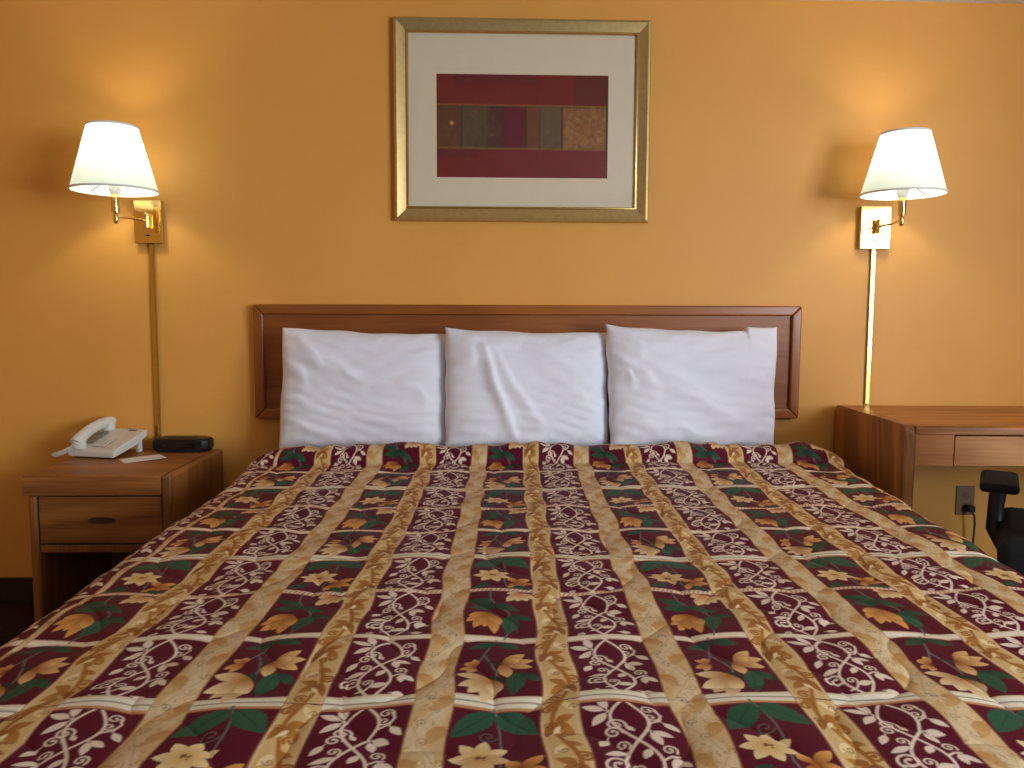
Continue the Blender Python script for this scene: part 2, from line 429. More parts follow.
def floral_A(x0, v0):
    W = PW - SW; L = PL; P = lambda x, v: (x0 + x * W, v0 + v * L)
    cv.stroke([P(.46,.04), P(.52,.18), P(.57,.34), P(.58,.55), P(.54,.75), P(.62,.98)], .0026, STEM)
    cv.stroke([P(.46,.04), P(.43,.14)], .0026, STEM)
    cv.curl(P(.54,.40), .013, .4, 1.2, .002, STEM, 1, .8)
    cv.leaf(P(.45,.10), P(.04,.40), .040, GREEN, GREEN, serr=.06, vein=GREEN2); cv.leaf(P(.53,.10), P(.97,.36), .043, GREEN, GREEN, serr=.06, vein=GREEN2)
    c = (.36,.60); n = 7
    for k in range(n):
        a = 2 * PI * k / n + .4
        cv.leaf(P(*c), (P(*c)[0] + .037 * math.cos(a), P(*c)[1] + .037 * math.sin(a)), .019, (206,160,90), FOUT, blunt=.3)
    for k in range(14):
        cv.dot((P(*c)[0] + rng.normal() * .0035, P(*c)[1] + rng.normal() * .0035), .0016, (120,74,32))
    petals((.72,.76), [(.97,.64),(1.0,.82),(.84,.95),(.62,.93),(.62,.66)], .018, OIN, OOUT, P)
    cv.leaf(P(.30,.80), P(.04,.93), .022, GREEN2, GREEN, vein=GREEN); cv.leaf(P(.70,.86), P(.95,.99), .020, GREEN2, GREEN)

def floral_B(x0, v0):
    W = PW - SW; L = PL; P = lambda x, v: (x0 + x * W, v0 + v * L)
    cv.stroke([P(.45,.02), P(.38,.18), P(.34,.30), P(.44,.42), P(.50,.55), P(.48,.68)], .003, STEM)
    cv.stroke([P(.34,.30), P(.27,.42)], .0026, STEM); cv.stroke([P(.42,.40), P(.52,.44), P(.62,.38)], .0034, GREEN2)
    cv.leaf(P(.47,.08), P(.10,.20), .022, GREEN2, GREEN, serr=.06); cv.leaf(P(.48,.08), P(.80,.15), .024, GREEN2, GREEN, serr=.06)
    petals((.26,.45), [(.06,.54),(.10,.40),(.22,.36),(.16,.58)], .013, OIN, (214,160,96), P)
    cv.leaf(P(.44,.60), P(.50,.78), .02, GREEN2, GREEN2)
    petals((.46,.66), [(.02,.62),(.03,.82),(.14,.90),(.30,.99),(.44,.86)], .023, FIN, FOUT, P)
    petals((.58,.42), [(.86,.26),(.97,.38),(.93,.50),(.62,.64),(.80,.36)], .020, OIN, (232,186,120), P)
    cv.leaf(P(.73,.58), P(.64,.90), .027, GREEN, GREEN, vein=GREEN2, serr=.05); cv.leaf(P(.77,.58), P(.98,.72), .019, GREEN2, GREEN)

def floral_C(x0, v0):
    W = PW - SW; L = PL; P = lambda x, v: (x0 + x * W, v0 + v * L)
    cv.stroke([P(.32,.0), P(.36,.22), P(.50,.38), P(.64,.48), P(.68,.70), P(.55,.98)], .003, STEM)
    cv.leaf(P(.40,.30), P(.02,.20), .024, GREEN, GREEN2, serr=.06); cv.leaf(P(.46,.36), P(.06,.40), .026, GREEN2, GREEN, serr=.06)
    cv.leaf(P(.42,.32), P(.80,.46), .022, GREEN2, GREEN)
    cv.leaf(P(.66,.54), P(.58,.90), .031, GREEN, GREEN, vein=GREEN2, serr=.05); cv.leaf(P(.68,.54), P(.97,.62), .018, GREEN2, GREEN)
    petals((.38,.50), [(.04,.72),(.12,.84),(.26,.82),(.40,.92),(.48,.76),(.08,.60)], .021, OIN, OOUT, P)
    petals((.80,.06), [(.60,.10),(.62,.28),(.78,.26),(.92,.24),(1.04,.18)], .020, (190,120,60), FOUT, P)

def scroll_stripe(xc):
    """gold stripe with brown acanthus scrolls"""
    cv.rect(xc - SW/2, xc + SW/2, 0, 3 * PL, (222,184,138))
    cv.rect(xc - SW/2 + .005, xc + SW/2 - .005, 0, 3 * PL, GOLD)
    H = 3 * PL; n = 6; p = H / n
    for k in range(n):
        y = k * p; s = 1 if k % 2 else -1; B2 = (176,120,56)
        pts = [(xc + s * .011 * math.sin(PI * f), y + p * f) for f in np.linspace(0, 1, 14)]
        cv.stroke(pts, .0085, B2, .9, .006); cv.stroke(pts, .004, BROWN, .95, .003)
        cv.curl((xc + s * .009, y + p * .30), .0115, (0 if s < 0 else PI) + .8, s * 1.2, .0052, BROWN)
        cv.curl((xc - s * .001, y + p * .85), .0095, (0 if s > 0 else PI) - .8, -s * 1.1, .0046, BROWN)
        cv.leaf((xc + s * .006, y + p * .5), (xc - s * .018, y + p * .40), .016, BROWN, B2)
        cv.leaf((xc + s * .008, y + p * .52), (xc - s * .016, y + p * .76), .017, BROWN, B2)
        cv.leaf((xc + s * .010, y + p * .50), (xc + s * .021, y + p * .84), .013, BROWN)
        cv.leaf((xc, y + p * .02), (xc + s * .019, y + p * .12), .013, BROWN, B2)
        cv.leaf((xc - s * .004, y + p * .08), (xc - s * .017, y + p * .30), .011, (236,206,154))
        cv.leaf((xc + s * .002, y + p * .60), (xc + s * .012, y + p * .78), .007, (236,208,160))
        cv.curl((xc + s * .013, y + p * .64), .008, 1, s, .0022, (120,78,40), 1, .8)
        cv.curl((xc - s * .012, y + p * .22), .007, 3, -s, .0020, (120,78,40), 1, .8)

def pale_stripe(xc):
    """gold stripe overlaid with pale feathery leaves"""
    cv.rect(xc - SW/2, xc + SW/2, 0, 3 * PL, (210,172,120))
    H = 3 * PL; n = 9; p = H / n
    for k in range(n):
        y = k * p; s = 1 if k % 2 else -1
        cv.leaf((xc - s * .022, y + p * .9), (xc + s * .004, y + p * 1.5), .022, (182,130,66), (200,154,96), alpha=.8)
        for q in range(8):
            f = q / 7
            bx, by = xc + s * (-.020 + .034 * f), y + p * (.0 + 1.0 * f)
            cv.leaf((bx, by), (bx + s * (.014 + .008 * math.sin(q * 2.1 + k)), by + p * .42), .013, (214,186,140), PALE, alpha=.55)
            cv.leaf((bx, by), (bx - s * (.012 + .005 * math.cos(q * 1.7 + k)), by + p * .34), .011, (220,194,150), PALE, alpha=.5)
        cv.stroke([(xc + s * (-.018 + .032 * f), y + p * (.0 + 1.0 * f)) for f in np.linspace(0, 1, 8)], .0018, (160,122,78), .35)
        cv.curl((xc - s * .006, y + p * .5), .009, 1.0 + k, s * 1.1, .0016, (128,96,60), 1, .6)
        cv.curl((xc + s * .012, y + p * .95), .008, 2.0 + k, -s * 1.1, .0016, (122,92,58), 1, .8)
        for _ in range(5):
            x_, y_ = xc + rng.uniform(-.02, .02), y + rng.uniform(0, p); a_ = rng.uniform(0, 6.28)
            cv.stroke([(x_, y_), (x_ + .005 * math.cos(a_), y_ + .007 * math.sin(a_))], .0016, (150,112,66), .7)

def row_band(x0, x1, v, kind):
    if kind == 0:                                   # wide cream band with grey centre line and rust lower edge
        cv.rect(x0, x1, v - .017, v + .017, (222,196,162)); cv.rect(x0, x1, v - .013, v - .003, (234,222,198))
        cv.rect(x0, x1, v - .003, v + .0005, (150,146,124)); cv.rect(x0, x1, v + .0005, v + .009, (234,220,194))
        cv.rect(x0, x1, v + .011, v + .017, (196,142,96)); cv.rect(x0, x1, v + .0165, v + .019, (130,48,40))
    elif kind == 1:
        cv.rect(x0, x1, v - .010, v + .010, (214,176,146)); cv.rect(x0, x1, v - .007, v + .006, (236,216,192))
    else:                                           # twisted rope
        cv.rect(x0, x1, v - .009, v + .009, (206,160,124)); cv.rect(x0, x1, v - .006, v + .006, (232,206,180))
        x = x0 + .004
        while x < x1 - .003:
            cv.stroke([(x, v + .006), (x + .004, v - .006)], .0022, (170,116,88)); x += .0085

scroll_stripe(0.0); pale_stripe(PW)
for c in (0, 1):
    cv.rect(c*PW + SW/2, (c+1)*PW - SW/2, -.01, 3*PL + .01, MAROON)
    for e in (c*PW + SW/2, (c+1)*PW - SW/2): cv.rect(e - .0012, e + .0012, 0, 3*PL, (150,96,64), .7)
for c in range(3):
    row_band(SW/2, PW - SW/2, c * PL, (0, 2, 1)[c]); row_band(PW + SW/2, 2*PW - SW/2, c * PL, (0, 2, 1)[c])
for c in range(3):
    vine_cell(SW/2, c * PL)
(floral_A)(PW + SW/2, 0.0); (floral_C)(PW + SW/2, PL); (floral_B)(PW + SW/2, 2 * PL)
# bands again at low strength so that the strands seem to pass beneath them
for c in range(3):
    if c == 0: row_band(SW/2 + .0, PW - SW/2, 0.0, 0)
# woven thread variation
cv.a *= .98 * (1 + .05 * rng.standard_normal(cv.a.shape[:2]))[..., None]
cv.a = np.clip(cv.a, 0, 1)

# ------------------------------------------------------------------ bedspread
def build_bedspread():
    # rows: sample y from the head toward the foot, finer near the camera and over the roll
    ys = [-0.07]
    while ys[-1] > -2.20:
        y = ys[-1]
        if -0.46 < y < -0.22: st = .0016
        elif y > -0.2: st = .006
        else: st = .0034 - .0019 * min(1, (-.45 - y) / 1.3)
        ys.append(y - st)
    R_ = .07
    ys = np.array(ys); nfl = len(ys)
    # foot drop continues by arc length
    q = np.linspace(0.004, 0.5, 60)
    tq = np.concatenate([np.zeros(nfl), q])
    yb = np.concatenate([ys, np.full(60, ys[-1])])
    fy = np.where(tq < R_*PI/2, R_*np.sin(np.clip(tq/R_, 0, PI/2)), R_)
    fz = np.where(tq < R_*PI/2, R_*(1-np.cos(np.clip(tq/R_, 0, PI/2))), R_ + tq - R_*PI/2)
    Yrow = yb - fy
    zrow = .588 + .022 * np.clip((yb + 1.3) / 0.9, 0, 1) ** 2
    # roll in front of the pillows
    def roll(y):
        k = (y + .350) / .075
        return .049 * np.sqrt(np.clip(1 - np.abs(k) ** 2.4, 0, 1)) * np.where(y > -.35, 1, 1)
    bump = roll(yb)
    # arc length along the rows for the dyed pattern
    dz = np.diff(zrow - fz + bump); dy = np.diff(Yrow)
    arc = np.concatenate([[0], np.cumsum(np.hypot(dy, dz))])
    i0 = np.argmin(np.abs(ys + 2.0)); vrow = arc - arc[i0]
    # columns
    s_in = np.arange(-1.02, 1.14, .0019); s_out = np.arange(.006, .46, .006)
    s = np.concatenate([-1.02 - s_out[::-1], s_in, s_in[-1] + s_out])
    T, Sx = np.meshgrid(np.arange(len(yb)), s, indexing='ij')
    y = yb[T]
    xs = .144 - .0288 * np.clip(-.425 - y, -.4, 2.2)
    eL = -.728 - xs
    eR = 1.160 - .095 * np.clip(-.30 - y, -.25, 1.6) + .01 * np.clip(-1.9 - y, 0, 1) - xs
    oL = np.clip(eL - Sx, 0, None); oR = np.clip(Sx - eR, 0, None); o = np.maximum(oL, oR); sg = np.where(oR > 0, 1.0, -1.0)
    ang = np.clip(o / R_, 0, PI/2)
    ex = np.where(o < R_*PI/2, R_*np.sin(ang), R_); ez = np.where(o < R_*PI/2, R_*(1-np.cos(ang)), R_ + o - R_*PI/2)
    body = np.clip(Sx, eL, eR)
    base_x = xs + body + sg * ex
    hang = np.clip((o - R_*PI/2) / .4, 0, 1)
    base_x = base_x + sg * hang * (.035 + .018 * np.sin(y * 17 + np.sin(y * 5) * 2))
    fzz = fz[T]
    z = zrow[T] - np.maximum(ez, fzz)
    Y = Yrow[T]
    # normals of the smooth shape
    nx = sg * np.sin(ang); nz = np.cos(ang)
    fang = np.clip(tq / R_, 0, PI/2)[T]; ny = -np.sin(fang); nz = nz * np.cos(fang)
    # quilting: ogee lattice
    u = Sx / PW; v = vrow[T] / PL
    wob = .16 * np.sin(2 * PI * v * 1.0 + .7) ; wob2 = .16 * np.sin(2 * PI * u + .4)
    a = (u + wob + v + wob2) ; b = (u + wob - v - wob2)
    puff = np.sqrt(np.abs(np.sin(PI * a * .75 + .3)) * np.abs(np.sin(PI * b * .75 + .9)) + 1e-4)
    lowf = .0045 * np.sin(3.1 * Sx + 2.3 * y + .5) + .004 * np.sin(7.3 * Sx - 5.1 * y + 1.7) + .003 * np.sin(11.7 * y + 4 * Sx) + .0022 * np.sin(19 * Sx + 13 * y) + .0018*np.sin(31*y - 9*Sx + 2*np.sin(6*Sx))
    flat = np.where((y > -.43), .35, 1.0)
    h = ((.0058) * (puff - .55) + .5 * lowf) * flat
    # gather of small ripples along the roll
    rip = .004 * np.sin(Sx * 46 + 3 * np.sin(Sx * 9)) + .006 * np.sin(Sx * 13 + 1.3)
    taper = (1 - .6 * np.clip(o / .15, 0, 1)) * (.35 + .65 * np.clip((Sx - eL + .02) / .10, 0, 1)) * (.5 + .5 * np.clip((eR - Sx + .02) / .10, 0, 1))
    h = h + bump[T] * taper * (1 + rip / .05)
    P = np.stack([base_x + nx * h, Y + ny * h, z + nz * h], -1)
    # side-to-side straying of the seams, so that stripes and bands wander a little
    du = .0022 * np.sin(v * 2.1 * PI + u * 1.3) + .0016 * np.sin(v * 5.3 + u * 3.1)
    dv = .0045 * (puff - .5) + .003 * np.sin(u * 2 * PI * .5 + v) + .0028 * np.sin(u * 4.7 + v * 1.3)
    S2 = Sx + du
    S2 = np.where(S2 < -5*PW + SW/2 - .010, S2 - (SW - .012), S2)       # narrow seam beside the outermost vine strip on the left
    cols = cv.sample(S2, vrow[T] + dv)
    mask = ~((o[:-1,:-1] > R_*.7) & (fzz[:-1,:-1] > R_*.4))       # corners at the foot are split
    o_ = grid_mesh('bedspread', P[:, ::-1], attr_mat('quilted_print_fabric', rough=.6, spec=.16, fine=.1), colors=cols[:, ::-1], mask=mask[:, ::-1])
    return o_
spread = build_bedspread()
tag(spread, 'quilted burgundy bedspread with gold stripes, vines and flowers covering the whole bed', 'bedspread')
matt = thing('mattress', 'king size mattress beneath the burgundy bedspread', 'mattress', (0.16, 0, 0))
box('mattress_body', (-.86, .86, -2.16, -.06, .30, .565), M_matt, matt, bevel=.04, seg=4)
basep = thing('bed_base', 'low boxed bed base beneath the mattress', 'bed base', (0.16, 0, 0))
box('box_spring', (-.85, .85, -2.15, -.06, .10, .299), M_matt, basep, bevel=.02)
box('plinth', (-.78, .78, -2.05, -.10, 0, .099), M_black, basep, bevel=.004)

# ------------------------------------------------------------------ pillows
def build_pillow(name, TL, TR, BR, BL, T, creases, seed, label, flip=1, bows=(.006,.004,.004,.002), step=None):
    n, m = 150, 120
    uu = .5 - .5 * np.cos(np.linspace(0, PI, n)); vv = .5 - .5 * np.cos(np.linspace(0, PI, m))
    uu = .55 * uu + .45 * np.linspace(0, 1, n); vv = .55 * vv + .45 * np.linspace(0, 1, m)
    V, U = np.meshgrid(vv, uu, indexing='ij')             # v: 0 top .. 1 bottom
    TL, TR, BR, BL = map(np.array, (TL, TR, BR, BL))
    u = U[..., None]; v = V[..., None]
    P = TL*(1-u)*(1-v) + TR*u*(1-v) + BR*u*v + BL*(1-u)*v
    ex = (TR - TL) / np.linalg.norm(TR - TL); ey = (BL - TL) / np.linalg.norm(BL - TL)
    nrm = np.cross(ex, -ey); nrm = nrm / np.linalg.norm(nrm)        # toward the camera
    if nrm[1] > 0: nrm = -nrm
    # edges bow in slightly between the corners, with small irregularities
    r = np.random.default_rng(seed)
    def wig(t):
        return sum(r.uniform(-1, 1) * np.sin(t * f + r.uniform(0, 6)) for f in (5, 9, 15, 23)) * .0022
    pin = lambda t: np.sin(PI * t) ** .7
    P = P + ey * ((bows[0] * pin(U) + wig(U)) * (1-V) ** 2)[..., None] - ey * ((bows[2] * pin(U) + wig(U)) * V ** 2)[..., None]
    P = P + ex * ((bows[3] * pin(V) + wig(V)) * (1-U) ** 2)[..., None] - ex * ((bows[1] * pin(V) + wig(V)) * U ** 2)[..., None]
    if step:
        P = P - ey * (step[1] * np.clip((U - step[0]) / .012, 0, 1) * (1 - V) ** 3)[..., None]
    a = np.abs(2*U-1); b = np.abs(2*V-1)
    prof = ((1 - a ** 4.2) * (1 - b ** 4.2)) ** .5
    out = []
    for side in (1, -1):
        h = T/2 * prof
        if side == 1:
            k = np.clip(prof * 1.6, 0, 1)
            wr = np.zeros_like(U)
            W_, H_ = .62, .42
            X = U * W_; Y = V * H_
            for (x0, y0, x1, y1, wd, am) in creases:
                ax, ay, bx, by = x0*W_, y0*H_, x1*W_, y1*H_
                L2 = (bx-ax)**2 + (by-ay)**2; Ln = math.sqrt(L2)
                t = ((X-ax)*(bx-ax) + (Y-ay)*(by-ay)) / L2
                d = (-(X-ax)*(by-ay) + (Y-ay)*(bx-ax)) / Ln + .012 * np.sin(t * 4 + x0 * 9) + .004*np.sin(t*11+y0*7)
                tp = np.clip(np.sin(PI * np.clip(t, 0, 1)), 0, 1) ** .8
                e = np.where(d > 0, d / (wd * 2.2), d / wd)
                wr += am * tp * np.exp(-e ** 2)
            # fine drape folds with a drifting direction
            ph = 9*U + 6*V
            wr += .0035 * np.sin(26*V + 9*U + 2.2*np.sin(ph*.7 + seed)) * np.sin(7*U + seed + 3*V)
            wr += .0016 * np.sin(60*V - 16*U + 3*np.sin(6*U + seed) + 2*np.sin(9*V)) * np.sin(11*U + 5*V + seed)
            wr += .0006 * np.sin(85*U + 22*V + 2*np.sin(12*V)) * np.clip(b - .45, 0, 1) * 1.6
            wr += .0008 * np.sin(80*V + 20*U + 2*np.sin(9*U)) * np.clip(a - .5, 0, 1) * 1.8
            h = h + wr * k
        out.append(P + side * nrm * h[..., None])
    bm = bmesh.new()
    F = [[bm.verts.new(out[0][j, i]) for i in range(n)] for j in range(m)]
    B = [[F[j][i] if (i in (0, n-1) or j in (0, m-1)) else bm.verts.new(out[1][j, i]) for i in range(n)] for j in range(m)]
    for j in range(m-1):
        for i in range(n-1):
            bm.faces.new((F[j][i], F[j+1][i], F[j+1][i+1], F[j][i+1]))
            bm.faces.new((B[j][i], B[j][i+1], B[j+1][i+1], B[j+1][i]))
    o = obj(name, bm, M_pillow, angle=80)
    tag(o, label, 'pillow', 'white pillows along the headboard')
    return o
YT, YB = -.115, -.195
zb = .618
build_pillow('pillow', (-.733, YT, 1.047), (-.137, YT+.002, 1.024), (-.134, YB+.002, zb), (-.735, YB, zb), .125,
    [(.10,.18,.55,.45,.020,.010),(.0,.28,.20,.50,.016,.008),(.38,.36,.80,.52,.010,.007),(.48,.62,.98,.74,.012,.008),(.45,.70,.90,.86,.012,.006),(.02,.80,.40,.92,.014,.007),(.70,.42,.95,.66,.014,.008),(.05,.05,.28,.30,.014,.007),(.02,.60,.30,.70,.012,.005)],
    1, 'white pillow at the left, topmost edge sloping down to the right')
build_pillow('pillow', (-.150, YT-.048, 1.047), (.440, YT-.002, 1.034), (.438, YB-.002, zb), (-.148, YB-.046, zb), .135,
    [(.18,.08,.46,.98,.012,.021),(.26,.16,.62,.86,.014,.013),(.13,.02,.17,.34,.018,.007),(.30,.97,.60,.88,.016,.010),(.50,.05,.86,.50,.024,.008),(.66,.40,.95,.80,.02,.006),(.05,.90,.30,.86,.013,.006),(.55,.12,.98,.10,.014,.006)],
    5, 'white pillow in the middle, with a deep fold running down its face', bows=(.008,.004,.004,.003))
build_pillow('pillow', (.422, YT-.050, 1.064), (1.060, YT-.01, 1.040), (1.030, YB-.01, zb), (.432, YB-.056, zb), .135,
    [(.03,.28,.30,.52,.018,.010),(.15,.32,.75,.66,.022,.010),(.30,.48,.95,.86,.018,.009),(.10,.80,.40,.84,.013,.007),(.02,.38,.16,.46,.010,.008),(.45,.20,.9,.42,.025,.006),(.30,.78,.70,.93,.014,.006),(.05,.05,.22,.2,.016,.006)],
    9, 'white pillow at the right, largest, with raised corners and soft diagonal creases', bows=(.014,.004,.004,.004), step=(.80,.016))

# ------------------------------------------------------------------ framed picture
pic = thing('framed_picture', 'framed abstract print in burgundy and brown hung above the headboard', 'picture', (0.125, 0, 1.803))
PX0, PX1, PZ0, PZ1 = -.466, .474, -.364, .362
def frame_prof(parent):
    # profile offset inward / depth
    prof = [(0, -.002), (0, -.016), (.004, -.024), (.012, -.027), (.030, -.020), (.044, -.016)]
    lip = [(.044, -.016), (.047, -.020), (.051, -.021), (.054, -.018), (.054, -.006)]
    def ring(k): return [(PX0+k, PZ0+k), (PX1-k, PZ0+k), (PX1-k, PZ1-k), (PX0+k, PZ1-k)]
    sides = ('frame_rail', 'frame_stile', 'frame_rail', 'frame_stile')
    for s in range(4):
        bm = bmesh.new(); rows = []
        for k, y in prof:
            c = ring(k); a, b = c[s], c[(s+1) % 4]
            rows.append((bm.verts.new((a[0], y, a[1])), bm.verts.new((b[0], y, b[1]))))
        for r0, r1 in zip(rows, rows[1:]): bm.faces.new((r0[0], r0[1], r1[1], r1[0]))
        obj(sides[s], bm, M_gold, parent, angle=25)
    bm = bmesh.new(); prev = None
    for k, y in lip:
        cur = [bm.verts.new((p[0], y, p[1])) for p in ring(k)]
        if prev:
            for i in range(4): bm.faces.new((prev[i], prev[(i+1)%4], cur[(i+1)%4], cur[i]))
        prev = cur
    obj('frame_lip', bm, M_goldlip, parent, angle=25)
frame_prof(pic)
qx0, qx1, qz0, qz1 = -.310, .320, -.204, .166          # print opening
bm = bmesh.new()
o4 = [(PX0+.05, PZ0+.05), (PX1-.05, PZ0+.05), (PX1-.05, PZ1-.05), (PX0+.05, PZ1-.05)]
i4 = [(qx0, qz0), (qx1, qz0), (qx1, qz1), (qx0, qz1)]
A = [bm.verts.new((x, -.010, z)) for x, z in o4]; B = [bm.verts.new((x, -.010, z)) for x, z in i4]; D = [bm.verts.new((x, -.007, z)) for x, z in i4]
for i in range(4):
    bm.faces.new((A[i], A[(i+1)%4], B[(i+1)%4], B[i])); bm.faces.new((B[i], B[(i+1)%4], D[(i+1)%4], D[i]))
obj('matboard', bm, M_mat, pic, smooth=False)
bm = bmesh.new(); add_box(bm, PX0+.05, PX1-.05, -.0128, -.0122, PZ0+.05, PZ1-.05); obj('glass_pane', bm, M_glass, pic, smooth=False)
box('backing_board', (PX0+.01, PX1-.01, -.005, -.002, PZ0+.01, PZ1-.01), M_back, pic, bevel=0)
# print
pw, ph = qx1 - qx0, qz1 - qz0
pc = Canvas(pw, ph, .0022, (112,32,24), wrapx=False, wrapy=False)        # y measured down from the top
pc.rect(0, pw, 0, ph*.30, (122,32,22)); pc.rect(pw*.8, pw, 0, ph*.29, (78,34,26), .5); pc.rect(pw*.1, pw*.6, 0, ph*.1, (96,30,28), .6)
pc.rect(0, pw, ph*.71, ph, (124,30,22)); pc.rect(0, pw*.25, ph*.72, ph*.8, (90,30,26), .6)
pc.rect(0, pw, ph*.30, ph*.72, (88,52,32))
for x0, x1, c in ((0,.14,(104,62,34)), (.15,.30,(92,72,50)), (.30,.385,(80,42,32)), (.39,.52,(104,22,34)), (.525,.60,(116,66,36)), (.60,.725,(106,84,56)), (.735,.985,(142,94,52))):
    pc.rect(pw*x0, pw*x1, ph*.315, ph*.71, c)
for _ in range(260):
    x, y = rng.uniform(.74,.98)*pw, rng.uniform(.33,.70)*ph
    pc.dot((x, y), rng.uniform(.003,.011), ((176,124,74),(150,98,54),(168,112,60),(128,80,44))[rng.integers(4)], .35)
for _ in range(120):
    x, y = rng.uniform(.01,.37)*pw, rng.uniform(.33,.70)*ph
    pc.dot((x, y), rng.uniform(.003,.012), ((116,82,50),(84,50,34),(104,72,46))[rng.integers(3)], .28)
pc.dot((pw*.09, ph*.47), .008, (186,140,80), .8); pc.dot((pw*.09, ph*.47), .004, (212,170,104), .8)
pc.dot((pw*.85, ph*.53), .020, (150,92,50), .6)
for f0, f1 in ((.292,.302),(.707,.719)):
    pc.stroke([(0, ph*f0), (pw*.3, ph*(f0+.004)), (pw*.6, ph*(f0+.006)), (pw, ph*f1)], .004, (156,112,52), .85)
for xx in (.145,.385,.522,.60,.73):
    pc.stroke([(pw*xx, ph*.32), (pw*(xx+.003), ph*.71)], .003, (60,30,22), .6)
pc.rect(pw*.05, pw*.09, ph*.70, ph*.73, (120,90,40), .4)
noise = rng.standard_normal((pc.ny//3+1, pc.nx//3+1)); noise = np.kron(noise, np.ones((3,3)))[:pc.ny, :pc.nx]
pc.a *= (1 + .10 * noise + .05 * rng.standard_normal(pc.a.shape[:2]))[..., None]; pc.a = np.clip(pc.a, 0, 1)
gx = np.linspace(0, pw, pc.nx); gy = np.linspace(0, ph, pc.ny)
GX, GY = np.meshgrid(gx, gy)
PP = np.stack([qx0 + GX, np.full_like(GX, -.0068), qz1 - GY], -1)
grid_mesh('abstract_print', PP[::-1], attr_mat('printed_artwork', rough=.7, spec=.2), pic, colors=pc.a[::-1], smooth=False)

# ------------------------------------------------------------------ wall lamps
def wall_lamp(label, px0, px1, pz0, pz1, sx, sy, sz0, sz1, r0, r1, cord_bot, group):
    cx = (px0 + px1) / 2; cz = (pz0 + pz1) / 2
    t = thing('wall_lamp', label, 'lamp', (cx, 0, cz), 0, group)
    hw, hh = (px1-px0)/2, (pz1-pz0)/2
    box('wall_plate', (-hw, hw, -.026, -.001, -hh, hh), M_brass, t, bevel=.0025, seg=2)
    bm = bmesh.new(); add_box(bm, -.006, .006, -.030, -.0262, -.052, -.046, bevel=.001); obj('switch', bm, M_black, t)
    bm = bmesh.new()
    add_lathe(bm, [(.0085,-.024),(.0095,-.022),(.0095,.026),(.0085,.028)], (.003, -.043, 0), 20)
    add_box(bm, -.004, .010, -.040, -.026, -.012, .016, bevel=.001)
    obj('pivot', bm, M_brass, t)
    X, Y = sx - cx, sy
    zk = sz0 - .098 - cz
    zr = .002
    bm = bmesh.new(); add_tube(bm, [(.003, -.043, zr), (.003 + (X-.003)*.5, -.043+(Y+.043)*.5, zr + .0), (X, Y, zk + .010)], .0042, 12)
    obj('swing_arm', bm, M_brass, t)
    bm = bmesh.new(); add_lathe(bm, [(.004,zk-.012),(.0075,zk-.008),(.0085,zk+.002),(.0085,zk+.018),(.006,zk+.022),(.0125,zk+.023),(.0135,zk+.028),(.0135,sz0-cz-.014),(.012,sz0-cz-.010)], (X, Y, 0), 24)
    st = obj('stem', bm, M_brass, t)
    bm = bmesh.new(); add_lathe(bm, [(.013,sz0-cz-.0105),(.020,sz0-cz+.004),(.020,sz0-cz+.045),(.014,sz0-cz+.05)], (X, Y, 0), 24)
    obj('bulb_socket', bm, M_paper, t)
    h = sz1 - sz0
    bm = bmesh.new(); add_lathe(bm, [(r0 + (r1-r0)*k/10, sz0 - cz + h*k/10) for k in range(11)], (X, Y, 0), 72, cap=False)
    sh = obj('lamp_shade', bm, M_shade, t)
    for nm, rr, zz in (('shade_rim', r0, sz0-cz), ('shade_rim', r1, sz1-cz)):
        bm = bmesh.new(); add_lathe(bm, [(rr+.0006, zz-.002), (rr+.0016, zz), (rr+.0006, zz+.005), (rr-.0012, zz+.005), (rr-.0012, zz-.002), (rr+.0006, zz-.002)], (X, Y, 0), 72, cap=False); obj(nm, bm, M_trimsh, sh)
    bm = bmesh.new()                                     # spider that carries the shade
    for k in range(3):
        a = 2*PI*k/3 + .5
        add_tube(bm, [(X+.012*math.cos(a), Y+.012*math.sin(a), sz0-cz+.048), (X+.5*r0*math.cos(a), Y+.5*r0*math.sin(a), sz0-cz+.03), (X+(r0-.004)*math.cos(a), Y+(r0-.004)*math.sin(a), sz0-cz+.008)], .0015, 6)
    obj('shade_spider', bm, M_steel, sh)
    box('cord_cover', (-.009+.004, .009+.004, -.011, -.001, cord_bot-cz, -hh-.0005), M_brass2, t, bevel=.002)
    ld = bpy.data.lights.new('lamp_bulb_light', 'POINT'); ld.energy = LAMP_W; ld.color = (1, .93, .80); ld.shadow_soft_size = .028
    lo = bpy.data.objects.new('lamp_bulb_light', ld); COL.objects.link(lo); lo.location = (X, Y, sz0 - cz + .125); lo.parent = t
    return t
LAMP_W = 2.6
wall_lamp('lit brass wall lamp with white shade, left of the picture above the nightstand', -1.285, -1.186, 1.350, 1.505, -1.270, -.20, 1.512, 1.724, .138, .081, .592, 'brass wall lamps beside the bed')
wall_lamp('lit brass wall lamp with white shade, right of the picture above the desk', 1.399, 1.513, 1.346, 1.504, 1.462, -.20, 1.522, 1.730, .139, .081, .757, 'brass wall lamps beside the bed')

